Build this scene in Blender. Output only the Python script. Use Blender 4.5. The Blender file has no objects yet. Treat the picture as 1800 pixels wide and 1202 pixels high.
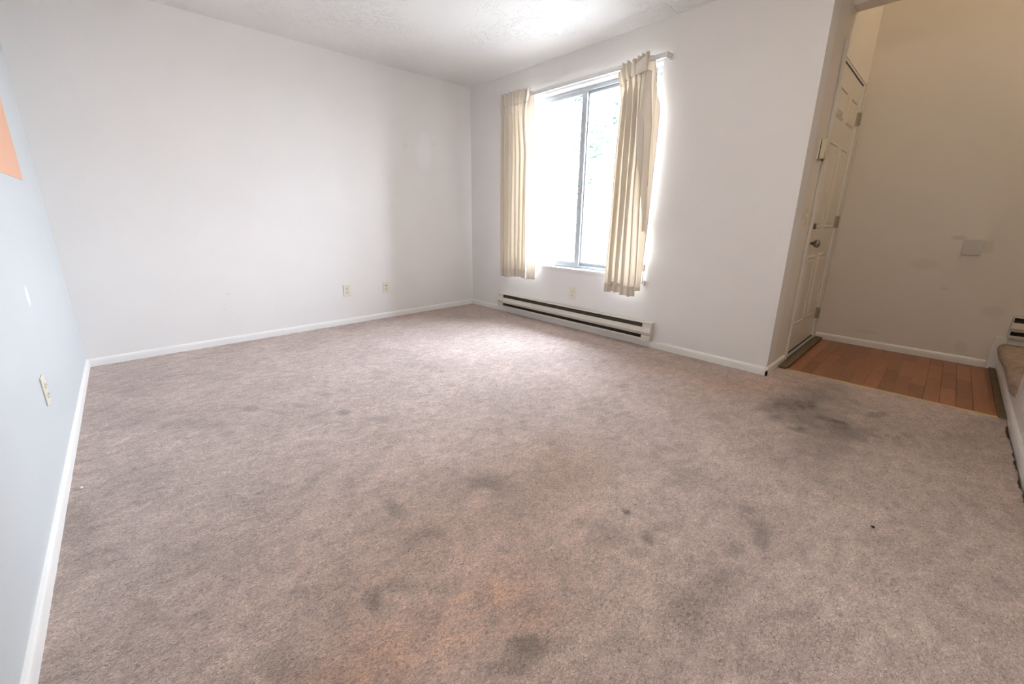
import bpy, bmesh, math, random
import numpy as np
from mathutils import Vector, Matrix

random.seed(7)
S = bpy.context.scene
COL = S.collection

# ------------------------------------------------------------------ camera
cam_data = bpy.data.cameras.new('camera')
cam = bpy.data.objects.new('camera', cam_data)
COL.objects.link(cam)
R_ = Vector((0.73700117, -0.67584418, 0.00799481))
U_ = Vector((0.16811619, 0.19476014, 0.96633609))
F_ = Vector((0.65464969, 0.71084677, -0.2571588))
CAM = Vector((0.324625, -3.981664, 1.043309))
cam.matrix_world = Matrix(((R_.x, U_.x, -F_.x, CAM.x), (R_.y, U_.y, -F_.y, CAM.y),
                           (R_.z, U_.z, -F_.z, CAM.z), (0, 0, 0, 1)))
cam_data.sensor_fit = 'HORIZONTAL'
cam_data.sensor_width = 36.0
cam_data.lens = 715.0167 / 1800 * 36.0
cam_data.shift_x = 17.1776 / 1800
cam_data.shift_y = -27.1523 / 1800
cam_data.clip_start = 0.02
S.camera = cam

# ------------------------------------------------------------------ sky, exposure
SKY = 44.0
LAMP = 32.0
LAMP_FILL = 30.0
world = bpy.data.worlds.new('world')
S.world = world
world.use_nodes = True
bgn = world.node_tree.nodes['Background']
bgn.inputs['Strength'].default_value = SKY
_wn = world.node_tree                                           # bright overcast sky: brighter towards the zenith
_tc = _wn.nodes.new('ShaderNodeTexCoord')
_sx = _wn.nodes.new('ShaderNodeSeparateXYZ')
_wn.links.new(_tc.outputs['Generated'], _sx.inputs[0])
_rp = _wn.nodes.new('ShaderNodeMix')
_rp.data_type = 'RGBA'
_rp.inputs[6].default_value = (0.63, 0.67, 0.72, 1)
_rp.inputs[7].default_value = (0.74, 0.86, 1.04, 1)
_wn.links.new(_sx.outputs['Z'], _rp.inputs[0])
_wn.links.new(_rp.outputs[2], bgn.inputs['Color'])
S.view_settings.view_transform = 'Standard'
S.view_settings.look = 'None'
S.view_settings.gamma = 1.0
S.view_settings.use_curve_mapping = False
S.view_settings.exposure = 0.28
S.cycles.use_adaptive_sampling = True
S.cycles.adaptive_threshold = 0.08
S.cycles.adaptive_min_samples = 20
S.cycles.time_limit = 1000
S.cycles.max_bounces = 7
S.cycles.diffuse_bounces = 5
S.cycles.transparent_max_bounces = 16
S.cycles.transmission_bounces = 8
S.cycles.sample_clamp_indirect = 12.0

# room measures (metres): left wall x=0, back wall y=0, window wall x=W
W, YC, XE, YR, H, HE = 3.478, -3.27, 4.898, -4.377, 2.44, 4.9
OY0, OY1, OZ0, OZ1 = -2.285, -0.745, 0.575, 2.165      # window opening
CX = 3.735                                            # carpet / laminate joint


# portal guiding the sky light through the window opening (sampling only)
pl = bpy.data.lights.new('window_portal', 'AREA')
pl.shape = 'RECTANGLE'
pl.size = OY1 - OY0
pl.size_y = OZ1 - OZ0
pl.cycles.is_portal = True
po = bpy.data.objects.new('window_portal', pl)
COL.objects.link(po)
po.location = (W + 0.14, (OY0 + OY1) / 2, (OZ0 + OZ1) / 2)
po.rotation_euler = (0, math.radians(90), 0)
po.rotation_euler = Vector((-1, 0, 0)).to_track_quat('-Z', 'Y').to_euler()

# ------------------------------------------------------------------ materials
def nodes(name):
    m = bpy.data.materials.new(name)
    m.use_nodes = True
    nt = m.node_tree
    return m, nt, nt.nodes['Principled BSDF']

def N(nt, kind, **kw):
    n = nt.nodes.new(kind)
    for k, v in kw.items():
        if k in n.inputs.keys():
            n.inputs[k].default_value = v
        else:
            setattr(n, k, v)
    return n

def srgb(r, g, b):
    f = lambda c: (c / 255 / 12.92) if c / 255 <= 0.04045 else ((c / 255 + 0.055) / 1.055) ** 2.4
    return (f(r), f(g), f(b), 1)

def simple(name, col, rough=0.5, metal=0.0, var=0.06, scale=30.0, bump=0.0, bscale=200.0, spec=0.5):
    """plain colour with a faint procedural mottling and optional fine relief"""
    m, nt, b = nodes(name)
    co = N(nt, 'ShaderNodeTexCoord')
    nz = N(nt, 'ShaderNodeTexNoise', Scale=scale, Detail=3.0)
    nt.links.new(co.outputs['Object'], nz.inputs['Vector'])
    mx = N(nt, 'ShaderNodeMix', data_type='RGBA')
    mx.inputs[6].default_value = (col[0] * (1 - var), col[1] * (1 - var), col[2] * (1 - var), 1)
    mx.inputs[7].default_value = (min(1, col[0] * (1 + var)), min(1, col[1] * (1 + var)), min(1, col[2] * (1 + var)), 1)
    nt.links.new(nz.outputs['Fac'], mx.inputs[0])
    nt.links.new(mx.outputs[2], b.inputs['Base Color'])
    b.inputs['Roughness'].default_value = rough
    b.inputs['Metallic'].default_value = metal
    b.inputs['Specular IOR Level'].default_value = spec
    if bump:
        nb = N(nt, 'ShaderNodeTexNoise', Scale=bscale, Detail=2.0)
        nt.links.new(co.outputs['Object'], nb.inputs['Vector'])
        bp = N(nt, 'ShaderNodeBump', Strength=bump, Distance=0.002)
        nt.links.new(nb.outputs['Fac'], bp.inputs['Height'])
        nt.links.new(bp.outputs['Normal'], b.inputs['Normal'])
    return m

def blob(nt, co, nz, c, r, rough_edge=0.35):
    """mask 0..1 of an irregular elliptical mark at c with radii r (object space)"""
    mp = N(nt, 'ShaderNodeMapping')
    mp.vector_type = 'TEXTURE'
    mp.inputs['Location'].default_value = c
    mp.inputs['Scale'].default_value = r
    nt.links.new(co.outputs['Object'], mp.inputs['Vector'])
    ln = N(nt, 'ShaderNodeVectorMath', operation='LENGTH')
    nt.links.new(mp.outputs['Vector'], ln.inputs[0])
    ad = N(nt, 'ShaderNodeMath', operation='MULTIPLY_ADD')
    nt.links.new(nz.outputs['Fac'], ad.inputs[0])
    ad.inputs[1].default_value = rough_edge * 2
    nt.links.new(ln.outputs['Value'], ad.inputs[2])
    mr = N(nt, 'ShaderNodeMapRange')
    mr.inputs['From Min'].default_value = 1.0 + rough_edge
    mr.inputs['From Max'].default_value = 0.5 + rough_edge
    nt.links.new(ad.outputs[0], mr.inputs['Value'])
    return mr.outputs['Result']

def wall_paint(name, col, rough=0.45, marks=(), bump=0.12, bscale=140.0, spec=0.4):
    m, nt, b = nodes(name)
    co = N(nt, 'ShaderNodeTexCoord')
    nz = N(nt, 'ShaderNodeTexNoise', Scale=3.0, Detail=2.0)
    nt.links.new(co.outputs['Object'], nz.inputs['Vector'])
    mx = N(nt, 'ShaderNodeMix', data_type='RGBA')
    mx.inputs[6].default_value = (col[0] * .97, col[1] * .965, col[2] * .96, 1)
    mx.inputs[7].default_value = (col[0] * 1.02, col[1] * 1.02, col[2] * 1.02, 1)
    nt.links.new(nz.outputs['Fac'], mx.inputs[0])
    out = mx.outputs[2]
    ro = None
    for (c, r, mc, k, gloss) in marks:
        msk = blob(nt, co, nz, c, r)
        ml = N(nt, 'ShaderNodeMath', operation='MULTIPLY')
        nt.links.new(msk, ml.inputs[0])
        ml.inputs[1].default_value = k
        m2 = N(nt, 'ShaderNodeMix', data_type='RGBA')
        nt.links.new(ml.outputs[0], m2.inputs[0])
        nt.links.new(out, m2.inputs[6])
        m2.inputs[7].default_value = mc
        out = m2.outputs[2]
        if gloss is not None:
            g = N(nt, 'ShaderNodeMix', data_type='FLOAT')
            nt.links.new(msk, g.inputs[0])
            if ro is None:
                g.inputs[2].default_value = rough
            else:
                nt.links.new(ro, g.inputs[2])
            g.inputs[3].default_value = gloss
            ro = g.outputs[0]
    nt.links.new(out, b.inputs['Base Color'])
    b.inputs['Roughness'].default_value = rough
    b.inputs['Specular IOR Level'].default_value = spec
    if ro is not None:
        nt.links.new(ro, b.inputs['Roughness'])
    nb = N(nt, 'ShaderNodeTexNoise', Scale=bscale, Detail=0.0)
    nt.links.new(co.outputs['Object'], nb.inputs['Vector'])
    bp = N(nt, 'ShaderNodeBump', Strength=bump, Distance=0.002)
    nt.links.new(nb.outputs['Fac'], bp.inputs['Height'])
    nt.links.new(bp.outputs['Normal'], b.inputs['Normal'])
    return m

WHITE = (0.81, 0.79, 0.775)
ENTRYC = (0.78, 0.73, 0.665)
M = {}
M['wall'] = wall_paint('wall_paint', WHITE)
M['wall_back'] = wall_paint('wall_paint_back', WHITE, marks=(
    ((0.9, 0, 0.42), (0.015, 0.05, 0.01), (.6, .58, .56, 1), .3, None),
    ((0.86, 0, 0.30), (0.010, 0.05, 0.01), (.6, .58, .56, 1), .3, None),
    ((2.84, 0, 1.72), (0.13, 0.05, 0.24), (.90, .91, .92, 1), .45, None),  # pale blob painting the window's reflection into the wall colour
    ((2.62, 0, 1.755), (0.03, 0.05, 0.05), (.7, .69, .67, 1), .35, None),
    ((2.97, 0, 1.80), (0.04, 0.05, 0.025), (.7, .69, .67, 1), .35, None)))
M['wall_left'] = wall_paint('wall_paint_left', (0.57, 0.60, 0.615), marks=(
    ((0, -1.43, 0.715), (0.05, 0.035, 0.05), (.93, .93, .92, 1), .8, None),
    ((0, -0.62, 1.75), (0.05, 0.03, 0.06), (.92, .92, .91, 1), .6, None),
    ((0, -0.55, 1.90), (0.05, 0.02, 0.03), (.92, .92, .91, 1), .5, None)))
M['wall_entry'] = wall_paint('wall_paint_entry', ENTRYC, marks=(
    ((XE, -4.0, 0.93), (0.05, 0.05, 0.02), (.47, .40, .30, 1), .38, None),
    ((XE, -4.15, 0.87), (0.05, 0.035, 0.06), (.52, .46, .38, 1), .30, None),
    ((XE, -3.86, 0.72), (0.05, 0.10, 0.05), (.55, .49, .41, 1), .22, None),
    ((XE, -3.95, 1.05), (0.05, 0.14, 0.04), (.78, .74, .68, 1), .22, None),
    ((XE, -4.0, 0.55), (0.05, 0.03, 0.015), (.5, .44, .37, 1), .27, None),
    ((XE, -4.27, 0.42), (0.05, 0.07, 0.05), (.58, .52, .45, 1), .27, None),
    ((XE, -4.17, 0.12), (0.05, 0.04, 0.05), (.55, .49, .43, 1), .27, None),
    ((XE, -3.62, 0.13), (0.05, 0.12, 0.02), (.58, .52, .46, 1), .27, None)))
M['trim'] = simple('white_trim_paint', (.84, .83, .805), 0.35, var=.03, scale=9)
M['exterior'] = simple('exterior_siding', (.11, .095, .085), 0.8, var=.1, scale=6, bump=.3, bscale=40)
M['ivory'] = simple('ivory_plastic', (.76, .72, .60), 0.3, var=.02)
M['almond'] = simple('almond_plastic', (.72, .63, .45), 0.35, var=.03)
M['slot'] = simple('dark_slot', (.03, .028, .025), 0.6)
M['metal'] = simple('aluminium', (.46, .49, .52), 0.4, metal=.25, var=.05)
M['nickel'] = simple('satin_nickel', (.30, .275, .25), 0.28, metal=1, var=.05)
M['screw'] = simple('screw_metal', (.6, .58, .5), 0.4, metal=.8)
M['hinge'] = simple('painted_hinge', (.42, .37, .31), 0.5, metal=.3, var=.25, scale=120)
M['door'] = simple('door_paint', (.70, .65, .58), 0.4, var=.03, scale=4)
M['wood'] = simple('weathered_wood', (.16, .11, .065), 0.75, var=.45, scale=40, bump=.4, bscale=90)
M['heater'] = simple('heater_enamel', (.66, .62, .55), 0.4, var=.05, scale=12)
M['heater_dark'] = simple('heater_inside', (.09, .075, .062), 0.7, var=.4, scale=50)
M['fin'] = simple('heater_fin', (.45, .42, .38), 0.5, metal=.5, var=.2)
M['rod'] = simple('rod_enamel', (.80, .80, .79), 0.3, var=.02)
M['cord'] = simple('cord_white', (.82, .80, .74), 0.7)
M['gold'] = simple('brass_strip', (.55, .40, .20), 0.4, metal=.35, var=.15, scale=60)
M['peach'] = simple('peach_paint', srgb(226, 172, 140)[:3], 0.5, var=.02, scale=3)
M['subfloor'] = simple('subfloor', (.11, .085, .065), 0.9, var=.3)
M['lint'] = simple('lint', (.8, .78, .72), 0.9)
M['crumb'] = simple('crumb', (.02, .018, .016), 0.8)
M['pave'] = simple('concrete', (.36, .34, .315), 0.9, var=.1, scale=2)
M['bark'] = simple('bark', (.30, .25, .20), 0.9, var=.3, scale=8, bump=.6, bscale=20)
M['leaf'] = simple('leaf', (.10, .14, .10), 0.7, var=.5, scale=1.2)

# ceiling with a knockdown texture
m, nt, b = nodes('ceiling_knockdown')
co = N(nt, 'ShaderNodeTexCoord')
b.inputs['Base Color'].default_value = (.80, .79, .765, 1)
b.inputs['Roughness'].default_value = 0.55
n1 = N(nt, 'ShaderNodeTexNoise', Scale=26.0, Detail=4.0, Roughness=0.6, Distortion=0.8)
nt.links.new(co.outputs['Object'], n1.inputs['Vector'])
r1 = N(nt, 'ShaderNodeMapRange')
r1.inputs['From Min'].default_value = 0.50
r1.inputs['From Max'].default_value = 0.56
nt.links.new(n1.outputs['Fac'], r1.inputs['Value'])
n2 = N(nt, 'ShaderNodeTexNoise', Scale=2.2, Detail=2.0)
nt.links.new(co.outputs['Object'], n2.inputs['Vector'])
r2 = N(nt, 'ShaderNodeMapRange')
r2.inputs['From Min'].default_value = 0.42
r2.inputs['From Max'].default_value = 0.62
nt.links.new(n2.outputs['Fac'], r2.inputs['Value'])
ml = N(nt, 'ShaderNodeMath', operation='MULTIPLY')
nt.links.new(r1.outputs[0], ml.inputs[0])
nt.links.new(r2.outputs[0], ml.inputs[1])
bp = N(nt, 'ShaderNodeBump', Strength=0.8, Distance=0.005)
nt.links.new(ml.outputs[0], bp.inputs['Height'])
nt.links.new(bp.outputs['Normal'], b.inputs['Normal'])
M['ceiling'] = m

# carpet: worn beige-mauve cut pile; stains and painted warm light are floor mesh attributes
def carpet(name, base, use_stain_and_light):
    m, nt, b = nodes(name)
    co = N(nt, 'ShaderNodeTexCoord')
    tuft = N(nt, 'ShaderNodeTexNoise', Scale=170.0, Detail=3.0, Roughness=0.68, Distortion=1.3)
    mid = N(nt, 'ShaderNodeTexNoise', Scale=22.0, Detail=3.0, Roughness=0.65, Distortion=0.5)
    big = N(nt, 'ShaderNodeTexNoise', Scale=2.6, Detail=2.0, Roughness=0.6)
    mp = N(nt, 'ShaderNodeMapping')
    mp.inputs['Rotation'].default_value = (0, 0, math.radians(40))
    mp.inputs['Scale'].default_value = (0.6, 1.0, 1.0)
    nt.links.new(co.outputs['Object'], mp.inputs['Vector'])
    for t in (tuft, mid):
        nt.links.new(mp.outputs['Vector'], t.inputs['Vector'])
    nt.links.new(co.outputs['Object'], big.inputs['Vector'])
    def ramp(src, f0, f1, t0, t1):
        r = N(nt, 'ShaderNodeMapRange')
        r.inputs['From Min'].default_value = f0
        r.inputs['From Max'].default_value = f1
        r.inputs['To Min'].default_value = t0
        r.inputs['To Max'].default_value = t1
        nt.links.new(src, r.inputs['Value'])
        return r.outputs[0]
    def mul(a, c):
        n = N(nt, 'ShaderNodeMath', operation='MULTIPLY')
        for k, s in enumerate((a, c)):
            if isinstance(s, float):
                n.inputs[k].default_value = s
            else:
                nt.links.new(s, n.inputs[k])
        return n.outputs[0]
    v = mul(mul(ramp(tuft.outputs['Fac'], .30, .66, .50, 1.26), ramp(mid.outputs['Fac'], .3, .7, .80, 1.16)),
            ramp(big.outputs['Fac'], .3, .7, .88, 1.09))
    colr = None
    if use_stain_and_light:
        def att(n):
            a = N(nt, 'ShaderNodeAttribute', attribute_name=n)
            return a.outputs['Fac']
        brk = ramp(mid.outputs['Fac'], .3, .7, .55, 1.35)
        cur = N(nt, 'ShaderNodeRGB').outputs[0]
        cur.default_value = base
        for (an, c, k) in (('warm_light_tint', (.62, .385, .275, 1), 0.85), ('stain_red', (.42, .27, .23, 1), 1.0),  # warm and pale tints paint warm light into the pile colour
                           ('pale_light_tint', (.66, .54, .455, 1), 1.0), ('stain_dark', (.16, .135, .115, 1), 1.5)):
            f = mul(mul(att(an), brk), k)
            mx = N(nt, 'ShaderNodeMix', data_type='RGBA')
            nt.links.new(f, mx.inputs[0])
            nt.links.new(cur, mx.inputs[6])
            mx.inputs[7].default_value = c
            cur = mx.outputs[2]
        colr = cur
    else:
        colr = N(nt, 'ShaderNodeRGB').outputs[0]
        colr.default_value = base
    vm = N(nt, 'ShaderNodeVectorMath', operation='SCALE')
    nt.links.new(colr, vm.inputs[0])
    nt.links.new(v, vm.inputs['Scale'])
    nt.links.new(vm.outputs[0], b.inputs['Base Color'])
    b.inputs['Roughness'].default_value = 0.95
    b.inputs['Specular IOR Level'].default_value = 0.1
    b.inputs['Sheen Weight'].default_value = 0.15
    b.inputs['Sheen Roughness'].default_value = 0.6
    hs = N(nt, 'ShaderNodeMath', operation='MULTIPLY_ADD')
    nt.links.new(mid.outputs['Fac'], hs.inputs[0])
    hs.inputs[1].default_value = 0.8
    nt.links.new(tuft.outputs['Fac'], hs.inputs[2])
    bp = N(nt, 'ShaderNodeBump', Strength=0.8, Distance=0.006)
    nt.links.new(hs.outputs[0], bp.inputs['Height'])
    nt.links.new(bp.outputs['Normal'], b.inputs['Normal'])
    return m
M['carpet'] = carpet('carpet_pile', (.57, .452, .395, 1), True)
M['carpet_step'] = carpet('carpet_step', (.50, .37, .28, 1), False)

# laminate planks: wood grain along x, tone differs per plank
m, nt, b = nodes('laminate')
co = N(nt, 'ShaderNodeTexCoord')
oi = N(nt, 'ShaderNodeObjectInfo')
mp = N(nt, 'ShaderNodeMapping')
mp.inputs['Scale'].default_value = (3.0, 40.0, 1.0)
ad = N(nt, 'ShaderNodeVectorMath', operation='ADD')
nt.links.new(co.outputs['Object'], ad.inputs[0])
nt.links.new(oi.outputs['Random'], ad.inputs[1])
nt.links.new(ad.outputs[0], mp.inputs['Vector'])
gr = N(nt, 'ShaderNodeTexNoise', Scale=2.5, Detail=5.0, Distortion=1.2)
nt.links.new(mp.outputs['Vector'], gr.inputs['Vector'])
cr = N(nt, 'ShaderNodeMix', data_type='RGBA')
cr.inputs[6].default_value = (.235, .088, .042, 1)
cr.inputs[7].default_value = (.40, .18, .095, 1)
nt.links.new(gr.outputs['Fac'], cr.inputs[0])
tn = N(nt, 'ShaderNodeMapRange')
tn.inputs['To Min'].default_value = 0.80
tn.inputs['To Max'].default_value = 1.15
nt.links.new(oi.outputs['Random'], tn.inputs['Value'])
vm = N(nt, 'ShaderNodeVectorMath', operation='SCALE')
nt.links.new(cr.outputs[2], vm.inputs[0])
nt.links.new(tn.outputs[0], vm.inputs['Scale'])
nt.links.new(vm.outputs[0], b.inputs['Base Color'])
b.inputs['Roughness'].default_value = 0.38
M['laminate'] = m

# cream curtain cloth that lets some light through
m, nt, b = nodes('curtain_cloth')
out = nt.nodes['Material Output']
co = N(nt, 'ShaderNodeTexCoord')
wv = N(nt, 'ShaderNodeTexNoise', Scale=260.0, Detail=2.0)
nt.links.new(co.outputs['Object'], wv.inputs['Vector'])
mx = N(nt, 'ShaderNodeMix', data_type='RGBA')
mx.inputs[6].default_value = (.90, .84, .75, 1)
mx.inputs[7].default_value = (.94, .89, .82, 1)
nt.links.new(wv.outputs['Fac'], mx.inputs[0])
nt.links.new(mx.outputs[2], b.inputs['Base Color'])
b.inputs['Roughness'].default_value = 0.9
b.inputs['Specular IOR Level'].default_value = 0.1
tr = N(nt, 'ShaderNodeBsdfTranslucent')
tr.inputs['Color'].default_value = (.95, .87, .76, 1)
ms = N(nt, 'ShaderNodeMixShader')
ms.inputs[0].default_value = 0.22
nt.links.new(b.outputs[0], ms.inputs[1])
nt.links.new(tr.outputs[0], ms.inputs[2])
nt.links.new(ms.outputs[0], out.inputs['Surface'])
M['curtain'] = m

# window glass: clear pane that reflects a little
m, nt, b = nodes('window_glass')
out = nt.nodes['Material Output']
gl = N(nt, 'ShaderNodeBsdfGlossy', Roughness=0.02)
tp = N(nt, 'ShaderNodeBsdfTransparent')
tp.inputs['Color'].default_value = (.95, .955, .96, 1)
fr = N(nt, 'ShaderNodeFresnel', IOR=1.45)
ms = N(nt, 'ShaderNodeMixShader')
ge = N(nt, 'ShaderNodeNewGeometry')
fm = N(nt, 'ShaderNodeMath', operation='SUBTRACT', use_clamp=True)     # only the outer face of the pane reflects
nt.links.new(fr.outputs[0], fm.inputs[0])
nt.links.new(ge.outputs['Backfacing'], fm.inputs[1])
nt.links.new(fm.outputs[0], ms.inputs[0])
nt.links.new(tp.outputs[0], ms.inputs[1])
nt.links.new(gl.outputs[0], ms.inputs[2])
nt.links.new(ms.outputs[0], out.inputs['Surface'])
M['glass'] = m

# warm lamp glass
m, nt, b = nodes('lamp_glass')
b.inputs['Base Color'].default_value = (.9, .85, .75, 1)
b.inputs['Emission Color'].default_value = (1.0, .83, .60, 1)
b.inputs['Emission Strength'].default_value = LAMP
M['lamp'] = m
m, nt, b = nodes('lamp_glass_fill')
b.inputs['Base Color'].default_value = (.9, .85, .75, 1)
b.inputs['Emission Color'].default_value = (1.0, .80, .58, 1)
b.inputs['Emission Strength'].default_value = LAMP_FILL
M['lamp_fill'] = m

# ------------------------------------------------------------------ helpers
def link(name, me, mat, parent=None, loc=None):
    o = bpy.data.objects.new(name, me)
    COL.objects.link(o)
    if mat is not None and not me.materials:
        me.materials.append(mat)
    if parent is not None:
        o.parent = parent
    if loc is not None:
        o.location = loc
    return o

def finish(bm, name, smooth=False):
    me = bpy.data.meshes.new(name)
    bm.normal_update()
    bm.to_mesh(me)
    bm.free()
    if smooth:
        for p in me.polygons:
            p.use_smooth = True
    return me

def box(bm, x0, x1, y0, y1, z0, z1, bevel=0.0, seg=2):
    x0, x1 = sorted((x0, x1)); y0, y1 = sorted((y0, y1)); z0, z1 = sorted((z0, z1))
    r = bmesh.ops.create_cube(bm, size=1.0)
    for v in r['verts']:
        v.co = Vector(((x0 + x1) / 2 + v.co.x * (x1 - x0), (y0 + y1) / 2 + v.co.y * (y1 - y0),
                       (z0 + z1) / 2 + v.co.z * (z1 - z0)))
    if bevel:
        es = list({e for v in r['verts'] for e in v.link_edges})
        bmesh.ops.bevel(bm, geom=es, offset=bevel, segments=seg, affect='EDGES', profile=0.6)

def obox(name, ext, mat, parent=None, bevel=0.0, seg=2, pivot=None):
    """one box mesh; coordinates are in the parent's space"""
    bm = bmesh.new()
    box(bm, *ext, bevel=bevel, seg=seg)
    return link(name, finish(bm, name), mat, parent)

def boxes(name, exts, mat, parent=None, bevel=0.0):
    bm = bmesh.new()
    for e in exts:
        box(bm, *e, bevel=bevel)
    return link(name, finish(bm, name), mat, parent)

def extrude(name, prof, a, b_, axis, mat, parent=None, smooth=False):
    """closed profile [(u, z)] swept along axis 'x' or 'y' from a to b_ (u is the other ground axis)"""
    bm = bmesh.new()
    def P(u, z, t):
        return (t, u, z) if axis == 'x' else (u, t, z)
    va = [bm.verts.new(P(u, z, a)) for u, z in prof]
    vb = [bm.verts.new(P(u, z, b_)) for u, z in prof]
    n = len(prof)
    for i in range(n):
        bm.faces.new((va[i], va[(i + 1) % n], vb[(i + 1) % n], vb[i]))
    bm.faces.new(va[::-1]); bm.faces.new(vb)
    bmesh.ops.recalc_face_normals(bm, faces=bm.faces)
    return link(name, finish(bm, name, smooth), mat, parent)

def lathe(bm, prof, base, direc, seg=24):
    """profile [(r, h)] turned about direc from base"""
    q = Vector(direc).normalized().to_track_quat('Z', 'Y').to_matrix()
    rings = []
    for r, h in prof:
        ring = []
        for k in range(seg):
            a = 2 * math.pi * k / seg
            ring.append(bm.verts.new(Vector(base) + q @ Vector((max(r, 1e-5) * math.cos(a), max(r, 1e-5) * math.sin(a), h))))
        rings.append(ring)
    for i in range(len(rings) - 1):
        for k in range(seg):
            bm.faces.new((rings[i][k], rings[i][(k + 1) % seg], rings[i + 1][(k + 1) % seg], rings[i + 1][k]))
    bm.faces.new(rings[0][::-1]); bm.faces.new(rings[-1])

def turned(name, prof, base, direc, mat, parent=None, seg=24):
    bm = bmesh.new()
    lathe(bm, prof, base, direc, seg)
    bmesh.ops.recalc_face_normals(bm, faces=bm.faces)
    return link(name, finish(bm, name, True), mat, parent)

def empty(name, loc=(0, 0, 0), rot=(0, 0, 0)):
    o = bpy.data.objects.new(name, None)
    o.empty_display_size = 0.05
    COL.objects.link(o)
    o.location = loc
    o.rotation_euler = rot
    return o

def tag(o, label, cat, group=None, kind=None):
    o['label'] = label
    if cat:
        o['category'] = cat
    if group:
        o['group'] = group
    if kind:
        o['kind'] = kind
    return o

def struct(o, label, cat):
    return tag(o, label, cat, kind='structure')

T = 0.15
# ------------------------------------------------------------------ room shell
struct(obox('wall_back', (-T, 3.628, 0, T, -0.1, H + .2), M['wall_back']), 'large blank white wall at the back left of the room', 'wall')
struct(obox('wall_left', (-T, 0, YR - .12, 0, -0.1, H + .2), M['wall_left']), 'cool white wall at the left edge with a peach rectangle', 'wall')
struct(boxes('wall_right', [(W, W + T, OY1, 0, -0.1, H + .2), (W, W + T, YC, OY0, -0.1, H + .2),
                            (W, W + T, OY0, OY1, -0.1, OZ0), (W, W + T, OY0, OY1, OZ1, H + .2)], M['wall']),
       'white wall holding the window and the long heater', 'wall')
struct(obox('wall_front', (-T, 3.83, YR - .12, YR, -0.1, H + .2), M['wall']), 'white wall along the right frame edge beside the step', 'wall')
struct(boxes('wall_entry', [(XE, XE + T, -5.55, YC + T, -0.1, HE)], M['wall_entry']),
       'beige entry wall with a square blank plate', 'wall')
DX0, DX1, DZ1 = 3.925, 4.845, 2.085
struct(boxes('wall_door', [(W + T, DX0, YC, YC + T, -0.1, HE), (DX1, XE, YC, YC + T, -0.1, HE),
                           (DX0, DX1, YC, YC + T, DZ1, HE)], M['wall_entry']),
       'narrow beige wall with the entry door and thermostat', 'wall')
struct(boxes('wall_stair', [(3.71, 3.83, -5.55, YR - .12, -0.1, HE), (3.71, XE, -5.67, -5.55, -0.1, HE),
                            (3.83, 4.07, YR - .12, YC, H + .2, HE), (3.71, 3.83, YR - .12, YR, H + .2, HE)], M['wall_entry']),
       'beige walls around the raised stair landing', 'wall')
struct(obox('ceiling', (-T, 3.94, YR - .12, T, H, H + .2), M['ceiling']), 'white knockdown textured ceiling of the living room', 'ceiling')
struct(obox('ceiling_stair', (3.71, XE + T, -5.67, YC + T, HE, HE + .15), M['ceiling']), 'high ceiling over the stairwell', 'ceiling')
struct(obox('trim_1', (3.94, 4.07, YR - .12, YC, 2.345, H + .2), M['wall_entry']), 'dropped beige header beam across the entry ceiling', 'beam')

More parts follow.
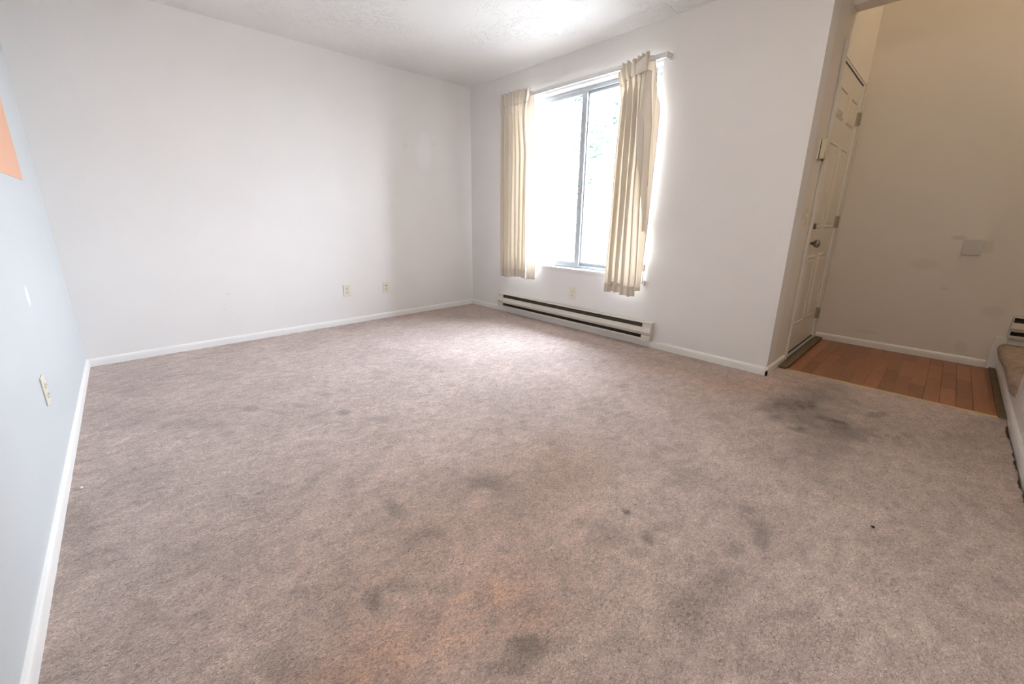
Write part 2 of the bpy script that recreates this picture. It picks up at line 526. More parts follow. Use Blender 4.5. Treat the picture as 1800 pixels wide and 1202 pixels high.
# carpet -----------------------------------------------------------
STAINS_AND_LIGHT = [  # w and l entries paint warm light; d and r are stains
    (3.20, -3.62, .34, 0, 0, .22, .24, 'd'),
    (2.95, -3.60, .22, .05, -.05, .20, .20, 'd'),
    (2.55, -3.75, .35, 0, 0, .18, .14, 'd'),
    (1.75, -3.05, .40, .15, -.12, .30, .14, 'd'),
    (1.30, -3.05, .30, .10, -.10, .25, .12, 'd'),
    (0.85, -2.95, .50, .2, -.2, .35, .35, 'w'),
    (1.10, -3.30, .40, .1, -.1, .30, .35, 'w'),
    (1.46, -1.474, 0.061, -0.054, -0.042, -0.086, 0.22, 'd'),
    (1.084, -1.589, 0.026, -0.023, -0.015, -0.041, 0.2, 'd'),
    (1.063, -1.515, 0.026, -0.023, -0.015, -0.043, 0.14, 'd'),
    (0.92, -1.63, 0.06, -0.054, -0.012, -0.038, 0.2, 'd'),
    (0.79, -1.628, 0.033, -0.029, -0.007, -0.029, 0.15, 'd'),
    (0.699, -1.482, 0.028, -0.025, -0.011, -0.055, 0.24, 'd'),
    (1.065, -1.882, 0.026, -0.023, -0.021, -0.053, 0.3, 'd'),
    (1.17, -2.098, 0.045, -0.04, -0.02, -0.04, 0.2, 'd'),
    (0.607, -2.009, 0.035, -0.031, -0.007, -0.031, 0.16, 'd'),
    (0.835, -2.109, 0.032, -0.029, -0.012, -0.036, 0.16, 'd'),
    (0.462, -1.517, 0.131, -0.116, -0.007, -0.057, 0.12, 'd'),
    (0.246, -1.284, 0.132, -0.118, -0.002, -0.063, 0.1, 'd'),
    (0.212, -0.773, 0.102, -0.09, -0.002, -0.086, 0.08, 'd'),
    (0.683, -3.067, 0.018, -0.016, -0.019, -0.041, 0.22, 'd'),
    (0.459, -3.088, 0.051, -0.046, -0.012, -0.041, 0.14, 'd'),
    (0.501, -3.133, 0.008, -0.007, -0.004, -0.011, 0.15, 'd'),
    (1.119, -2.299, 0.052, -0.046, -0.017, -0.033, 0.14, 'd'),
    (1.248, -2.878, 0.069, -0.062, -0.041, -0.049, 0.2, 'd'),
    (1.538, -3.35, 0.013, -0.011, -0.016, -0.01, 0.25, 'd'),
    (0.903, -2.762, 0.031, -0.028, -0.017, -0.033, 0.16, 'd'),
    (1.094, -2.668, 0.021, -0.019, -0.014, -0.023, 0.14, 'd'),
    (2.55, -2.711, 0.033, -0.029, -0.032, -0.02, 0.16, 'd'),
    (1.52, -2.523, 0.031, -0.027, -0.022, -0.027, 0.14, 'd'),
    (0.905, -2.797, 0.028, -0.025, -0.02, -0.037, 0.22, 'd'),
    (1.538, -3.362, 0.013, -0.011, -0.019, -0.011, 0.45, 'd'),
    (1.463, -3.479, 0.017, -0.015, -0.028, -0.015, 0.42, 'd'),
    (1.359, -3.482, 0.016, -0.015, -0.02, -0.012, 0.22, 'd'),
    (1.574, -3.484, 0.038, -0.034, -0.026, -0.013, 0.22, 'd'),
    (1.34, -3.348, 0.087, -0.078, -0.076, -0.054, 0.2, 'd'),
    (0.67, -3.076, 0.029, -0.027, -0.015, -0.032, 0.18, 'd'),
    (0.766, -3.076, 0.044, -0.039, -0.019, -0.034, 0.18, 'd'),
    (0.902, -3.466, 0.042, -0.038, -0.021, -0.02, 0.36, 'd'),
    (0.842, -3.465, 0.028, -0.026, -0.016, -0.016, 0.3, 'd'),
    (0.8, -3.436, 0.018, -0.016, -0.011, -0.013, 0.24, 'd'),
    (0.999, -3.403, 0.017, -0.016, -0.01, -0.009, 0.18, 'd'),
    (1.306, -3.652, 0.012, -0.011, -0.017, -0.008, 0.2, 'd'),
    (1.269, -3.707, 0.068, -0.061, -0.094, -0.04, 0.2, 'd'),
    (1.172, -3.535, 0.007, -0.006, -0.008, -0.005, 0.14, 'd'),
    (0.58, -3.166, 0.013, -0.011, -0.005, -0.012, 0.16, 'd'),
    (1.228, -2.869, 0.052, -0.046, -0.027, -0.033, 0.16, 'd'),
    (0.926, -2.951, 0.036, -0.033, -0.019, -0.031, 0.16, 'd'),
    (3.063, -3.531, 0.114, -0.101, -0.154, -0.035, 0.36, 'd'),
    (3.273, -3.871, 0.048, -0.043, -0.063, -0.006, 0.34, 'd'),
    (2.874, -3.753, 0.133, -0.119, -0.154, -0.025, 0.34, 'd'),
    (3.417, -3.585, 0.165, -0.146, -0.146, -0.027, 0.2, 'd'),
    (2.789, -3.512, 0.037, -0.033, -0.059, -0.015, 0.24, 'd'),
    (2.602, -3.311, 0.052, -0.046, -0.069, -0.025, 0.18, 'd'),
    (3.001, -3.942, 0.011, -0.01, -0.023, -0.002, 0.2, 'd'),
    (2.598, -3.763, 0.101, -0.09, -0.088, -0.015, 0.18, 'd'),
    (3.08, -3.847, 0.138, -0.123, -0.111, -0.013, 0.14, 'd'),
    (1.792, -3.727, 0.032, -0.029, -0.091, -0.026, 0.32, 'd'),
    (1.64, -3.701, 0.025, -0.023, -0.045, -0.015, 0.26, 'd'),
    (1.896, -3.668, 0.032, -0.029, -0.027, -0.008, 0.18, 'd'),
    (2.048, -4.014, 0.058, -0.052, -0.04, -0.004, 0.12, 'd'),
    (1.893, -3.451, 0.14, -0.126, -0.1, -0.042, 0.15, 'd'),
    (1.998, -3.277, 0.117, -0.105, -0.085, -0.042, 0.1, 'd'),
    (1.462, -3.7, 0.051, -0.046, -0.069, -0.026, 0.18, 'd'),
    (1.548, -3.896, 0.041, -0.037, -0.04, -0.008, 0.22, 'd'),
    (1.53, -3.984, 0.066, -0.06, -0.046, -0.007, 0.14, 'd'),
    (1.871, -4.061, 0.013, -0.012, -0.011, -0.001, 0.16, 'd'),
    (3.255, -4.198, 0.043, -0.039, -0.064, 0.0, 0.3, 'r'),
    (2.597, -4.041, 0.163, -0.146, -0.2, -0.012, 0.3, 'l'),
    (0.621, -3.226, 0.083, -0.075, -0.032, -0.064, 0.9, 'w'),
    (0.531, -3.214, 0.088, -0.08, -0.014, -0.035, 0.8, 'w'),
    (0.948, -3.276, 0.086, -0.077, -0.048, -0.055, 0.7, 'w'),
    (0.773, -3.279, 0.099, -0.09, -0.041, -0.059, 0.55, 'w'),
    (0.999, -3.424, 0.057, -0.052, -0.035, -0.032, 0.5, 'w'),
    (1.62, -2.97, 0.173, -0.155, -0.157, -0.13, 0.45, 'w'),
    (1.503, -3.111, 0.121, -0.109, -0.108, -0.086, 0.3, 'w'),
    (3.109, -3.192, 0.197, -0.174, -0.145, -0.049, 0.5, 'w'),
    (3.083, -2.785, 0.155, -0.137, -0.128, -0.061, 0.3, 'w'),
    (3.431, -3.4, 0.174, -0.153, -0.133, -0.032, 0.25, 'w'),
    (0.038, -2.13, 0.057, -0.052, 0.012, -0.232, 0.2, 'd'),
    (0.1, -2.349, 0.04, -0.036, 0.001, -0.059, 0.1, 'd'),
    (1.861, -1.556, 0.378, -0.332, -0.077, -0.117, 0.08, 'd'),
    (1.95, -2.311, 0.159, -0.14, -0.068, -0.071, 0.08, 'd'),
    (1.172, -3.375, 0.104, -0.094, -0.063, -0.05, 0.12, 'd'),
]

def build_carpet():
    st = 0.0105
    xs = np.arange(0.0, CX + st, st); xs[-1] = CX
    ys = np.arange(0.0, -YR + st - 0.004, st)
    X, Y = np.meshgrid(xs, -ys, indexing='ij')
    nx, ny = X.shape
    rng = np.random.default_rng(3)
    def vnoise(f, seed):
        g = np.random.default_rng(seed).random((int(5 * f) + 3, int(5 * f) + 3))
        u = X * f; v = -Y * f
        iu = np.floor(u).astype(int); iv = np.floor(v).astype(int)
        fu = u - iu; fv = v - iv
        fu = fu * fu * (3 - 2 * fu); fv = fv * fv * (3 - 2 * fv)
        return ((g[iu, iv] * (1 - fu) + g[iu + 1, iv] * fu) * (1 - fv)
                + (g[iu, iv + 1] * (1 - fu) + g[iu + 1, iv + 1] * fu) * fv)
    Z = 0.002 * (vnoise(12, 1) - .5) + 0.0022 * (vnoise(45, 2) - .5)
    # frayed pile edge beside the right-hand baseboard
    lim = YR + 0.014 + np.where((X > 2.55) & (X < 3.62), 0.012 * vnoise(9, 5) ** 2 + 0.010 * vnoise(40, 6) ** 2, 0)
    Y = np.maximum(Y, lim)
    att = {k: np.zeros_like(X) for k in ('stain_dark', 'warm_light_tint', 'pale_light_tint', 'stain_red')}
    wx = (vnoise(7, 11) - .5) * .9 + (vnoise(22, 12) - .5) * .8
    wy = (vnoise(7, 13) - .5) * .9 + (vnoise(22, 14) - .5) * .8
    nm = {'d': 'stain_dark', 'w': 'warm_light_tint', 'l': 'pale_light_tint', 'r': 'stain_red'}
    for (cx, cy, ax, ay, bx, by, s, k) in STAINS_AND_LIGHT:
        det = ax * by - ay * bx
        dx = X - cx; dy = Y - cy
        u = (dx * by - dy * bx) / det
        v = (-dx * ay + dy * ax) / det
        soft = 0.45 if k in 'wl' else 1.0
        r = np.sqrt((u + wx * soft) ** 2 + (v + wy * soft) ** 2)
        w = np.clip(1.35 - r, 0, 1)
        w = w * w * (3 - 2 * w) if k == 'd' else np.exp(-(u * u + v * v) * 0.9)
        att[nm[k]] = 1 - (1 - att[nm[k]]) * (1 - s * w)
    co = np.stack([X, Y, Z], -1).reshape(-1, 3)
    idx = np.arange(nx * ny).reshape(nx, ny)
    q = np.stack([idx[:-1, :-1], idx[:-1, 1:], idx[1:, 1:], idx[1:, :-1]], -1).reshape(-1, 4)
    cxm = X[:-1, :-1].reshape(-1); cym = Y[:-1, :-1].reshape(-1)
    q = q[~((cxm > W + .02) & (cym > YC + .03))]
    me = bpy.data.meshes.new('floor')
    me.vertices.add(len(co)); me.vertices.foreach_set('co', co.ravel())
    me.loops.add(q.size); me.loops.foreach_set('vertex_index', q.ravel().astype(np.int32))
    me.polygons.add(len(q))
    me.polygons.foreach_set('loop_start', np.arange(0, q.size, 4, dtype=np.int32))
    me.polygons.foreach_set('loop_total', np.full(len(q), 4, dtype=np.int32))
    me.polygons.foreach_set('use_smooth', np.ones(len(q), dtype=bool))
    me.update(calc_edges=True)
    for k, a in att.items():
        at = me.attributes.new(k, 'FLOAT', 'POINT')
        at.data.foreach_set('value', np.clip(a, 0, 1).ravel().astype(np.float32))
    me.validate()
    if me.polygons[len(me.polygons) // 2].normal.z < 0:
        me.flip_normals()
    return link('floor', me, M['carpet'])
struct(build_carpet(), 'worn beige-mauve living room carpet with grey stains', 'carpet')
struct(obox('floor_base', (-T, XE + T, -5.67, T, -0.12, -0.013), M['subfloor']), 'dark subfloor under the frayed carpet edge', 'floor')

# laminate in the entry --------------------------------------------
lam = struct(obox('floor_entry', (CX - .01, XE, YR, YC + T, -0.013, -0.0085), M['subfloor']), 'orange-brown strip laminate floor inside the front door', 'floor')
pw = 0.0695
plank_meshes = {}
def plank(x0, x1, y0, y1):
    L = round(x1 - x0, 3); w = round(y1 - y0, 3)
    if (L, w) not in plank_meshes:
        bm = bmesh.new()
        box(bm, 0.0005, L - .0005, 0.0004, w - .0004, -0.0085, 0.0015, bevel=0.0006, seg=1)
        plank_meshes[(L, w)] = finish(bm, 'plank')
    link('plank', plank_meshes[(L, w)], M['laminate'], lam, (x0, y0, 0))
y = YC - .07
row = 0
while y > YR + .05:
    y0 = max(y - pw, YR + .045)
    x = CX + .006
    cut = [0.13, 0.37, 0.22, 0.45, 0.30][row % 5]
    while x < XE - .013:
        x1 = min(x + cut, XE - .013)
        if XE - .013 - x1 < .06:
            x1 = XE - .013
        plank(x, x1, y0, y)
        x = x1
        cut = [0.40, 0.46, 0.34, 0.43][(row + int(x * 10)) % 4]
    y = y0
    row += 1
struct(extrude('trim_2', [(CX - .008, 0), (CX - .004, .004), (CX + .004, .005), (CX + .010, .002), (CX + .010, -.005), (CX - .008, -.005)],
               YR + .045, YC - .055, 'y', M['gold']), 'thin brass coloured strip between carpet and laminate', 'floor strip')
struct(obox('trim_3', (CX - .012, XE - .002, YC - .066, YC - .016, -.008, .020), M['wood'], bevel=.006), 'dark weathered wood threshold under the front door', 'threshold')
struct(obox('trim_4', (CX - .004, XE - .013, YR + .013, YR + .045, -.008, .012), M['wood'], bevel=.004), 'dark worn wood strip at the foot of the step', 'floor strip')

# baseboards ---------------------------------------------------------
BH, BT = 0.058, 0.012
def bprof(sgn, o):
    return [(o, -.012), (o + sgn * BT, -.012), (o + sgn * BT, BH * .62), (o + sgn * BT * .9, BH * .80), (o + sgn * BT * .55, BH * .94), (o, BH)]
def base(name, sgn, o, a, b_, axis, label, mat='trim'):
    return struct(extrude(name, bprof(sgn, o), a, b_, axis, M[mat]), label, 'baseboard')
base('baseboard_back', -1, 0, 0, W, 'x', 'white baseboard along the blank back wall')
base('baseboard_left', 1, 0, YR, 0, 'y', 'white baseboard along the left wall')
base('baseboard_right', -1, W, YC - BT, 0, 'y', 'white baseboard under the window and long heater')
base('baseboard_door', -1, YC, W - BT, DX0 - .025, 'x', 'short white baseboard under the thermostat')
base('baseboard_entry', -1, XE, YR + .065, YC, 'y', 'white baseboard along the beige entry wall')
base('baseboard_front', 1, YR, 0, XE - .02, 'x', 'white baseboard along the step riser and right wall')

# step / landing -------------------------------------------------------
struct(obox('floor_landing', (3.83, XE, -5.55, YR, -.1, .172), M['trim']), 'white painted step riser of the stair landing', 'step')
# skirting boxed around the step on the entry wall
struct(boxes('trim_5', [(XE - .014, XE, YR - .002, YR + .062, 0, .245), (XE - .014, XE, -5.55, YR - .002, .19, .245)], M['trim'], bevel=.004),
       'white skirting turning up and over the step', 'skirting')
# landing carpet wrapped over the nosing
def landing_carpet():
    bm = bmesh.new()
    prof = []
    for k in range(13):
        a = math.radians(-65 + 155 * k / 12)
        prof.append((YR + .004 + .030 * math.cos(a), .163 + .036 * math.sin(a)))
    prof.append((YR - .05, .199)); prof.append((YR - .12, .200))
    prof += [(YR - .12 - .1 * k, .199) for k in range(1, 11)]
    nx = 44
    rows = []
    for i in range(nx + 1):
        x = XE - .016 - (XE - .016 - 3.832) * i / nx
        t = i / nx
        r = []
        for j, (u, z) in enumerate(prof):
            f = max(0, 1 - j / 8)
            sag = f * (.008 * math.sin(t * 9 + .5) + .016 * max(0, t - .6) / .4)
            bul = .010 * f * math.sin(t * 6)
            lump = .030 * math.exp(-((t - .62) / .20) ** 2) * math.exp(-((u - (YR - .11)) / .07) ** 2)
            r.append(bm.verts.new((x, u + bul, z - sag + lump)))
        rows.append(r)
    for i in range(nx):
        for j in range(len(prof) - 1):
            bm.faces.new((rows[i][j], rows[i + 1][j], rows[i + 1][j + 1], rows[i][j + 1]))
    xe = rows[-1][0].co.x
    bm.faces.new(rows[-1][:15] + [bm.verts.new((xe, YR - .12, .10)), bm.verts.new((xe, YR - .002, .10))])
    bmesh.ops.recalc_face_normals(bm, faces=bm.faces)
    o = link('landing_carpet', finish(bm, 'landing_carpet', True), M['carpet_step'])
    return o
tag(landing_carpet(), 'brown carpet wrapped over the nosing of the step', 'carpet')

# ------------------------------------------------------------------ window
win = empty('window_1', (0, 0, 0))
struct(win, 'two-pane sliding aluminium window between cream curtains', 'window')
fx0, fx1 = W + .085, W + .145
g = .0
boxes('window_frame', [(fx0, fx1, OY0, OY1, OZ0, OZ0 + .028), (fx0, fx1, OY0, OY1, OZ1 - .030, OZ1),
                       (fx0, fx1, OY0, OY0 + .028, OZ0 + .028, OZ1 - .030), (fx0, fx1, OY1 - .028, OY1, OZ0 + .028, OZ1 - .030)],
      M['metal'], win, bevel=.002)
YM = -1.515
def sash(x0, x1, y0, y1):
    z0, z1 = OZ0 + .028, OZ1 - .030
    s = boxes('sash', [(x0, x1, y0, y1, z0, z0 + .030), (x0, x1, y0, y1, z1 - .022, z1),
                       (x0, x1, y0, y0 + .052, z0 + .030, z1 - .022), (x0, x1, y1 - .052, y1, z0 + .030, z1 - .022)], M['metal'], win, bevel=.0015)
    xm = (x0 + x1) / 2
    obox('pane', (xm - .002, xm + .002, y0 + .026, y1 - .026, z0 + .028, z1 - .020), M['glass'], s)
sash(fx0 + .006, fx0 + .026, YM - .028, OY1 - .028)
sash(fx0 + .032, fx0 + .052, OY0 + .028, YM + .016)
bm = bmesh.new()
box(bm, W - .012, fx0, OY0 - .0, OY1 + .0, OZ0 - .018, OZ0 + .004, bevel=.003)
link('window_sill', finish(bm, 'window_sill'), M['trim'], win)
obox('latch', (fx0 - .006, fx0 + .008, YM - .006, YM + .010, 1.28, 1.36), M['metal'], win, bevel=.002)

# ------------------------------------------------------------------ front door
door = empty('door_1', (DX0, YC, 0))
struct(door, 'beige six-panel front door seen at a steep angle', 'door')
def dbox(name, x0, x1, y0, y1, z0, z1, mat, par=None, bevel=0.0):
    return obox(name, (x0 - DX0, x1 - DX0, y0 - YC, y1 - YC, z0, z1), mat, par or door, bevel=bevel)
SX0, SX1, SZ0, SZ1, SY = 3.937, 4.833, .022, 2.068, YC + .012
dbox('door_slab', SX0, SX1, SY, SY + .044, SZ0, SZ1, M['door'], bevel=.002)
def panel(x0, x1, z0, z1):
    bm = bmesh.new()
    d = (0, .030, .040, .075)       # ring: moulding rises, dips, then raised field
    h = (0, .010, .002, .009)
    rings = []
    for k in range(4):
        i = d[k] * .62
        y = SY - YC - h[k]
        rings.append([bm.verts.new((x - DX0, y, z)) for x, z in ((x0 + i, z0 + i), (x1 - i, z0 + i), (x1 - i, z1 - i), (x0 + i, z1 - i))])
    for k in range(3):
        for j in range(4):
            bm.faces.new((rings[k][j], rings[k][(j + 1) % 4], rings[k + 1][(j + 1) % 4], rings[k + 1][j]))
    bm.faces.new(rings[3])
    bmesh.ops.recalc_face_normals(bm, faces=bm.faces)
    link('panel', finish(bm, 'panel'), M['door'], door)
for (x0, x1) in ((SX0 + .11, SX0 + .395), (SX1 - .395, SX1 - .11)):
    for (z0, z1) in ((.25, .79), (.985, 1.59), (1.74, 1.935)):
        panel(x0, x1, z0, z1)
dbox('door_jamb', DX0, DX0 + .012, YC + .0, YC + T, 0.0, DZ1, M['trim'])
dbox('door_jamb', DX1 - .012, DX1, YC + .0, YC + T, 0.0, DZ1, M['trim'])
dbox('door_head', DX0 + .012, DX1 - .012, YC + .004, YC + T, DZ1 - .012, DZ1, M['trim'])
dbox('weather_strip', DX0 + .012, DX1 - .012, YC + .010, YC + .03, SZ1 + .002, DZ1 - .012, M['slot'])
dbox('casing', 3.893, 3.928, YC - .020, YC, 0.02, 2.155, M['door'], bevel=.005)
dbox('casing', 4.842, 4.893, YC - .014, YC, 0.02, 2.09, M['door'], bevel=.004)
dbox('door_bottom', SX0, SX1, YC - .014, YC + .010, .020, .028, M['metal'])
dbox('door_gap', SX0, SX1, YC + .004, YC + .012, .028, .036, M['slot'])
for hz in (.245, 1.035, 1.83):
    hg = boxes('hinge', [(4.826 - DX0, 4.846 - DX0, -.006, .012, hz - .05, hz + .05)], M['hinge'], door, bevel=.002)
    for k in range(3):
        turned('hinge_knuckle', [(.0062, 0), (.0062, .027)], (4.838 - DX0, -.012, hz - .046 + k * .033), (0, 0, 1), M['hinge'], hg, 10)
kx = SX0 + .062 - DX0
kn = turned('door_knob', [(.033, 0), (.033, .004), (.030, .009), (.014, .013), (.011, .020), (.011, .036), (.020, .042), (.027, .050), (.029, .060), (.026, .070), (.016, .077), (.004, .079)],
            (kx, SY - YC, .885), (0, -1, 0), M['nickel'], door)
db = turned('deadbolt', [(.031, 0), (.031, .006), (.027, .012), (.012, .014), (.010, .020)], (kx, SY - YC, 1.005), (0, -1, 0), M['nickel'], door)
bm = bmesh.new(); box(bm, kx - .006, kx + .006, SY - YC - .038, SY - YC - .018, .985, 1.025, bevel=.004)
link('thumb_turn', finish(bm, 'thumb_turn'), M['nickel'], db)

# ------------------------------------------------------------------ wall plates (local: face looks along -y, width along x)
def outlet(loc, rz, label, mat='ivory'):
    o = empty('wall_outlet', loc, (0, 0, rz))
    tag(o, label, 'outlet', 'duplex wall outlets')
    obox('cover_plate', (-.035, .035, -.006, 0, -.0575, .0575), M[mat], o, bevel=.003)
    for dz in (.0195, -.0195):
        bm = bmesh.new()
        lathe(bm, [(.0172, 0), (.0172, .0035), (.0165, .004)], (0, -.0055, dz), (0, -1, 0), 20)
        for v in bm.verts:
            v.co.z = dz + (v.co.z - dz) * .84
        bmesh.ops.recalc_face_normals(bm, faces=bm.faces)
        rc = link('receptacle', finish(bm, 'receptacle'), M[mat], o)
        for sx, h in ((-.0065, .0048), (.0065, .0040)):
            obox('slot', (sx - .0014, sx + .0014, -.0100, -.0092, dz + .003 - h, dz + .003 + h), M['slot'], rc)
        turned('slot', [(.0026, 0), (.0026, .0006)], (0, -.0094, dz - .0085), (0, -1, 0), M['slot'], rc, 10)
    turned('screw', [(.0032, 0), (.0030, .001), (.0015, .0015)], (0, -.006, 0), (0, -1, 0), M['screw'], o, 10)
    return o
outlet((1.893, 0, .338), 0, 'ivory outlet on the blank back wall, left of the coaxial plate')
outlet((W, -1.566, .340), -math.pi / 2, 'ivory outlet just above the long heater under the window')
outlet((0, -1.662, .371), math.pi / 2, 'ivory outlet low on the left wall near the corner')

cp = empty('coaxial_plate', (2.311, 0, .328))
tag(cp, 'ivory wall plate with a dark slot, right of the back wall outlet', 'wall plate')
obox('cover_plate', (-.035, .035, -.006, 0, -.0575, .0575), M['ivory'], cp, bevel=.003)
turned('jack_cap', [(.0165, 0), (.0165, .002), (.014, .0035)], (0, -.006, -.017), (0, -1, 0), M['almond'], cp, 20)
sk = turned('jack', [(.0165, 0), (.0165, .002), (.015, .003)], (0, -.006, .021), (0, -1, 0), M['ivory'], cp, 20)
obox('jack_slot', (-.013, .013, -.0098, -.0085, .0165, .0225), M['slot'], sk)

ls = empty('light_switch', (3.742, YC, 1.072))
tag(ls, 'almond toggle light switch on the narrow wall left of the door', 'light switch')
obox('cover_plate', (-.035, .035, -.006, 0, -.0575, .0575), M['almond'], ls, bevel=.003)
bm = bmesh.new(); box(bm, -.005, .005, -.019, -.005, -.002, .014, bevel=.002)
link('toggle', finish(bm, 'toggle'), M['ivory'], ls)
for dz in (-.030, .030):
    turned('screw', [(.003, 0), (.003, .001), (.0015, .0015)], (0, -.006, dz), (0, -1, 0), M['screw'], ls, 10)

th = empty('thermostat', (3.775, YC, 1.49))
tag(th, 'small almond thermostat box high on the wall beside the front door', 'thermostat')
obox('back_plate', (-.042, .042, -.009, 0, -.062, .062), M['ivory'], th, bevel=.003)
obox('gap', (-.036, .036, -.013, -.009, -.055, .055), M['slot'], th)
bd = obox('housing', (-.040, .040, -.038, -.013, -.058, .060), M['almond'], th, bevel=.004)
obox('scale_window', (-.024, .024, -.0392, -.0378, .018, .034), M['ivory'], bd)
turned('dial', [(.014, 0), (.014, .008), (.011, .010)], (.0, -.038, -.025), (0, -1, 0), M['almond'], bd, 20)
obox('lever', (-.010, .022, -.030, -.020, -.068, -.057), M['slot'], bd)

bp_ = empty('blank_plate', (XE, -4.079, .8645), (0, 0, -math.pi / 2))
tag(bp_, 'square blank white cover plate in the middle of the beige entry wall', 'wall plate')
obox('cover_plate', (-.047, .047, -.013, 0, -.054, .054), simple('grey_plate', (.62, .61, .585), .4, var=.02), bp_, bevel=.003)
obox('backing', (-.041, .041, -.004, 0, -.060, .058), M['almond'], bp_)

pp = obox('paint_panel', (.0003, .003, -1.62, -.662, 1.213, 1.95), M['peach'])
tag(pp, 'peach-orange rectangle on the left wall, cut off by the frame edge', 'wall panel')

# ------------------------------------------------------------------ electric baseboard heaters (local: length along x, face -y)
def heater(loc, rz, L, label, cl=.078):
    o = empty('baseboard_heater', loc, (0, 0, rz))
    tag(o, label, 'heater', 'electric baseboard heaters')
    hl = L / 2; hh = .155
    ih = hl - cl
    def ext(name, prof, a, b_, mat, par=o):
        return extrude(name, [(-d, z) for d, z in prof], a, b_, 'x', mat, par)
    ext('back_plate', [(0, 0), (0, hh), (.003, hh), (.003, 0)], -ih, ih, M['heater_dark'])
    ext('top_panel', [(0, hh), (.046, hh - .001), (.048, hh - .008), (.046, hh - .008), (.044, hh - .003), (0, hh - .002)], -ih, ih, M['heater'])
    fc = ext('front_cover', [(.049, .112), (.063, .074), (.051, .049), (.048, .049), (.060, .074), (.046, .112)], -ih, ih, M['heater'])
    ext('bottom_lip', [(.026, .0), (.055, .0), (.057, .019), (.054, .022), (.053, .003), (.026, .003)], -ih, ih, M['heater'])
    ext('deflector', [(.004, .150), (.038, .112), (.040, .113), (.006, .152)], -ih, ih, M['heater_dark'])
    ext('bottom_tray', [(.003, .001), (.026, .001), (.026, .004), (.003, .004)], -ih, ih, M['heater_dark'])
    segs = ([(0, .1185), (0, hh + .001), (.049, hh), (.051, .1185)],
            [(0, .0485), (0, .1170), (.052, .1170), (.066, .076), (.054, .0485)],
            [(0, 0), (0, .0470), (.058, .0470), (.059, 0)])
    for sg in (-1, 1):
        cap = ext('end_cap', [(.002, .001), (.002, hh - .001), (.046, hh - .002), (.050, .001)], sg * ih, sg * (hl - .001), M['heater_dark'])
        for pr in segs:
            ext('cap_segment', pr, sg * (ih + .0005), sg * hl, M['heater'], cap)
    el = turned('heating_element', [(.007, 0), (.007, 2 * ih)], (-ih, -.026, .062), (1, 0, 0), M['fin'], o, 10)
    bm = bmesh.new()
    k = -ih + .02
    rr = random.Random(4)
    while k < ih - .01:
        t = rr.uniform(-.003, .003)
        box(bm, k + t, k + t + .0008, -.042, -.010, .036, .088)
        k += .0085
    f = link('fins', finish(bm, 'fins'), M['heater_dark'], el)
    f['kind'] = 'stuff'
    # scratches to bare white primer on the underside of the cover
    bm = bmesh.new()
    for n_ in range(46):
        x = ih - (rr.uniform(.0, .17) if n_ < 26 else rr.uniform(.25, .62))
        a = rr.uniform(.0, .35); b_ = rr.uniform(.5, 1.0)
        w_ = rr.uniform(.0008, .0022)
        P = lambda t: (-(.063 - .012 * t) - .0004, .076 - .026 * t - .0004)
        q = [(x, *P(a)), (x + w_, *P(a)), (x + w_ + .002, *P(b_)), (x + .002, *P(b_))]
        bm.faces.new([bm.verts.new(v) for v in q])
    f = link('scratches', finish(bm, 'scratches'), M['trim'], fc)
    f['kind'] = 'stuff'
    return o
heater((W, -1.485, .058), -math.pi / 2, 1.88, 'long beige electric baseboard heater under the window')
heater((XE, -4.868, .250), -math.pi / 2, 1.0, 'beige electric heater above the step at the right frame edge', .006)

# ------------------------------------------------------------------ curtain rod, cord
RX = W - .068
rod = empty('curtain_rod', (RX, -1.49, 2.18))
tag(rod, 'white traverse curtain rod above the window', 'curtain rod')
def rb(name, x0, x1, y0, y1, z0, z1, mat=None, par=None, bevel=.002):
    return obox(name, (x0 - RX, x1 - RX, y0 + 1.49, y1 + 1.49, z0 - 2.18, z1 - 2.18), mat or M['rod'], par or rod, bevel=bevel)
rb('rail', RX - .008, RX + .008, -2.335, -.62, 2.162, 2.196)
rb('rail_groove', RX - .0092, RX - .0078, -2.30, -.66, 2.164, 2.167, M['metal'], bevel=0)
for ye in (-2.335, -.62):
    s = 1 if ye > -1 else -1
    br = rb('end_bracket', RX - .008, W, ye - (.012 if s < 0 else 0), ye + (0 if s < 0 else .012), 2.158, 2.200)
    for (hx, hz) in ((.02, .188), (.045, .172), (.06, .190)):
        turned('bracket_hole', [(.0028, 0), (.0028, .0006)], (hx - .0, (ye + 1.49) + (-.0125 if s < 0 else .0125), 2.0 + hz - 2.18), (0, s, 0), M['slot'], br, 8)

cd = empty('tension_pulley', (W - .03, -2.292, .52))
tag(cd, 'small white tension pulley with pull cord right of the window', 'pulley')
def tube(name, a, b_, r, mat, par):
    d = Vector(b_) - Vector(a)
    return turned(name, [(r, 0), (r, d.length)], a, d, mat, par, 8)
tube('cord', (-.004, .006, .15), (-.045, .03, 1.645), .0016, M['cord'], cd)
tube('cord', (-.004, -.008, .15), (-.045, .015, 1.645), .0016, M['cord'], cd)
pu = obox('pulley_housing', (-.014, .010, -.016, .016, .110, .168), M['ivory'], cd, bevel=.006)
turned('pulley_neck', [(.004, 0), (.004, .02)], (-.002, 0, .092), (0, 0, 1), M['cord'], pu, 8)
obox('tension_arm', (-.008, .004, -.007, .007, .012, .095), M['rod'], cd, bevel=.003)
wb = obox('wall_bracket', (.004, .030, -.020, .014, -.008, .030), M['rod'], cd, bevel=.002)
for dy in (-.010, .004):
    turned('bracket_screw', [(.003, 0), (.003, .002)], (.004, dy, .011), (-1, 0, 0), M['slot'], wb, 8)

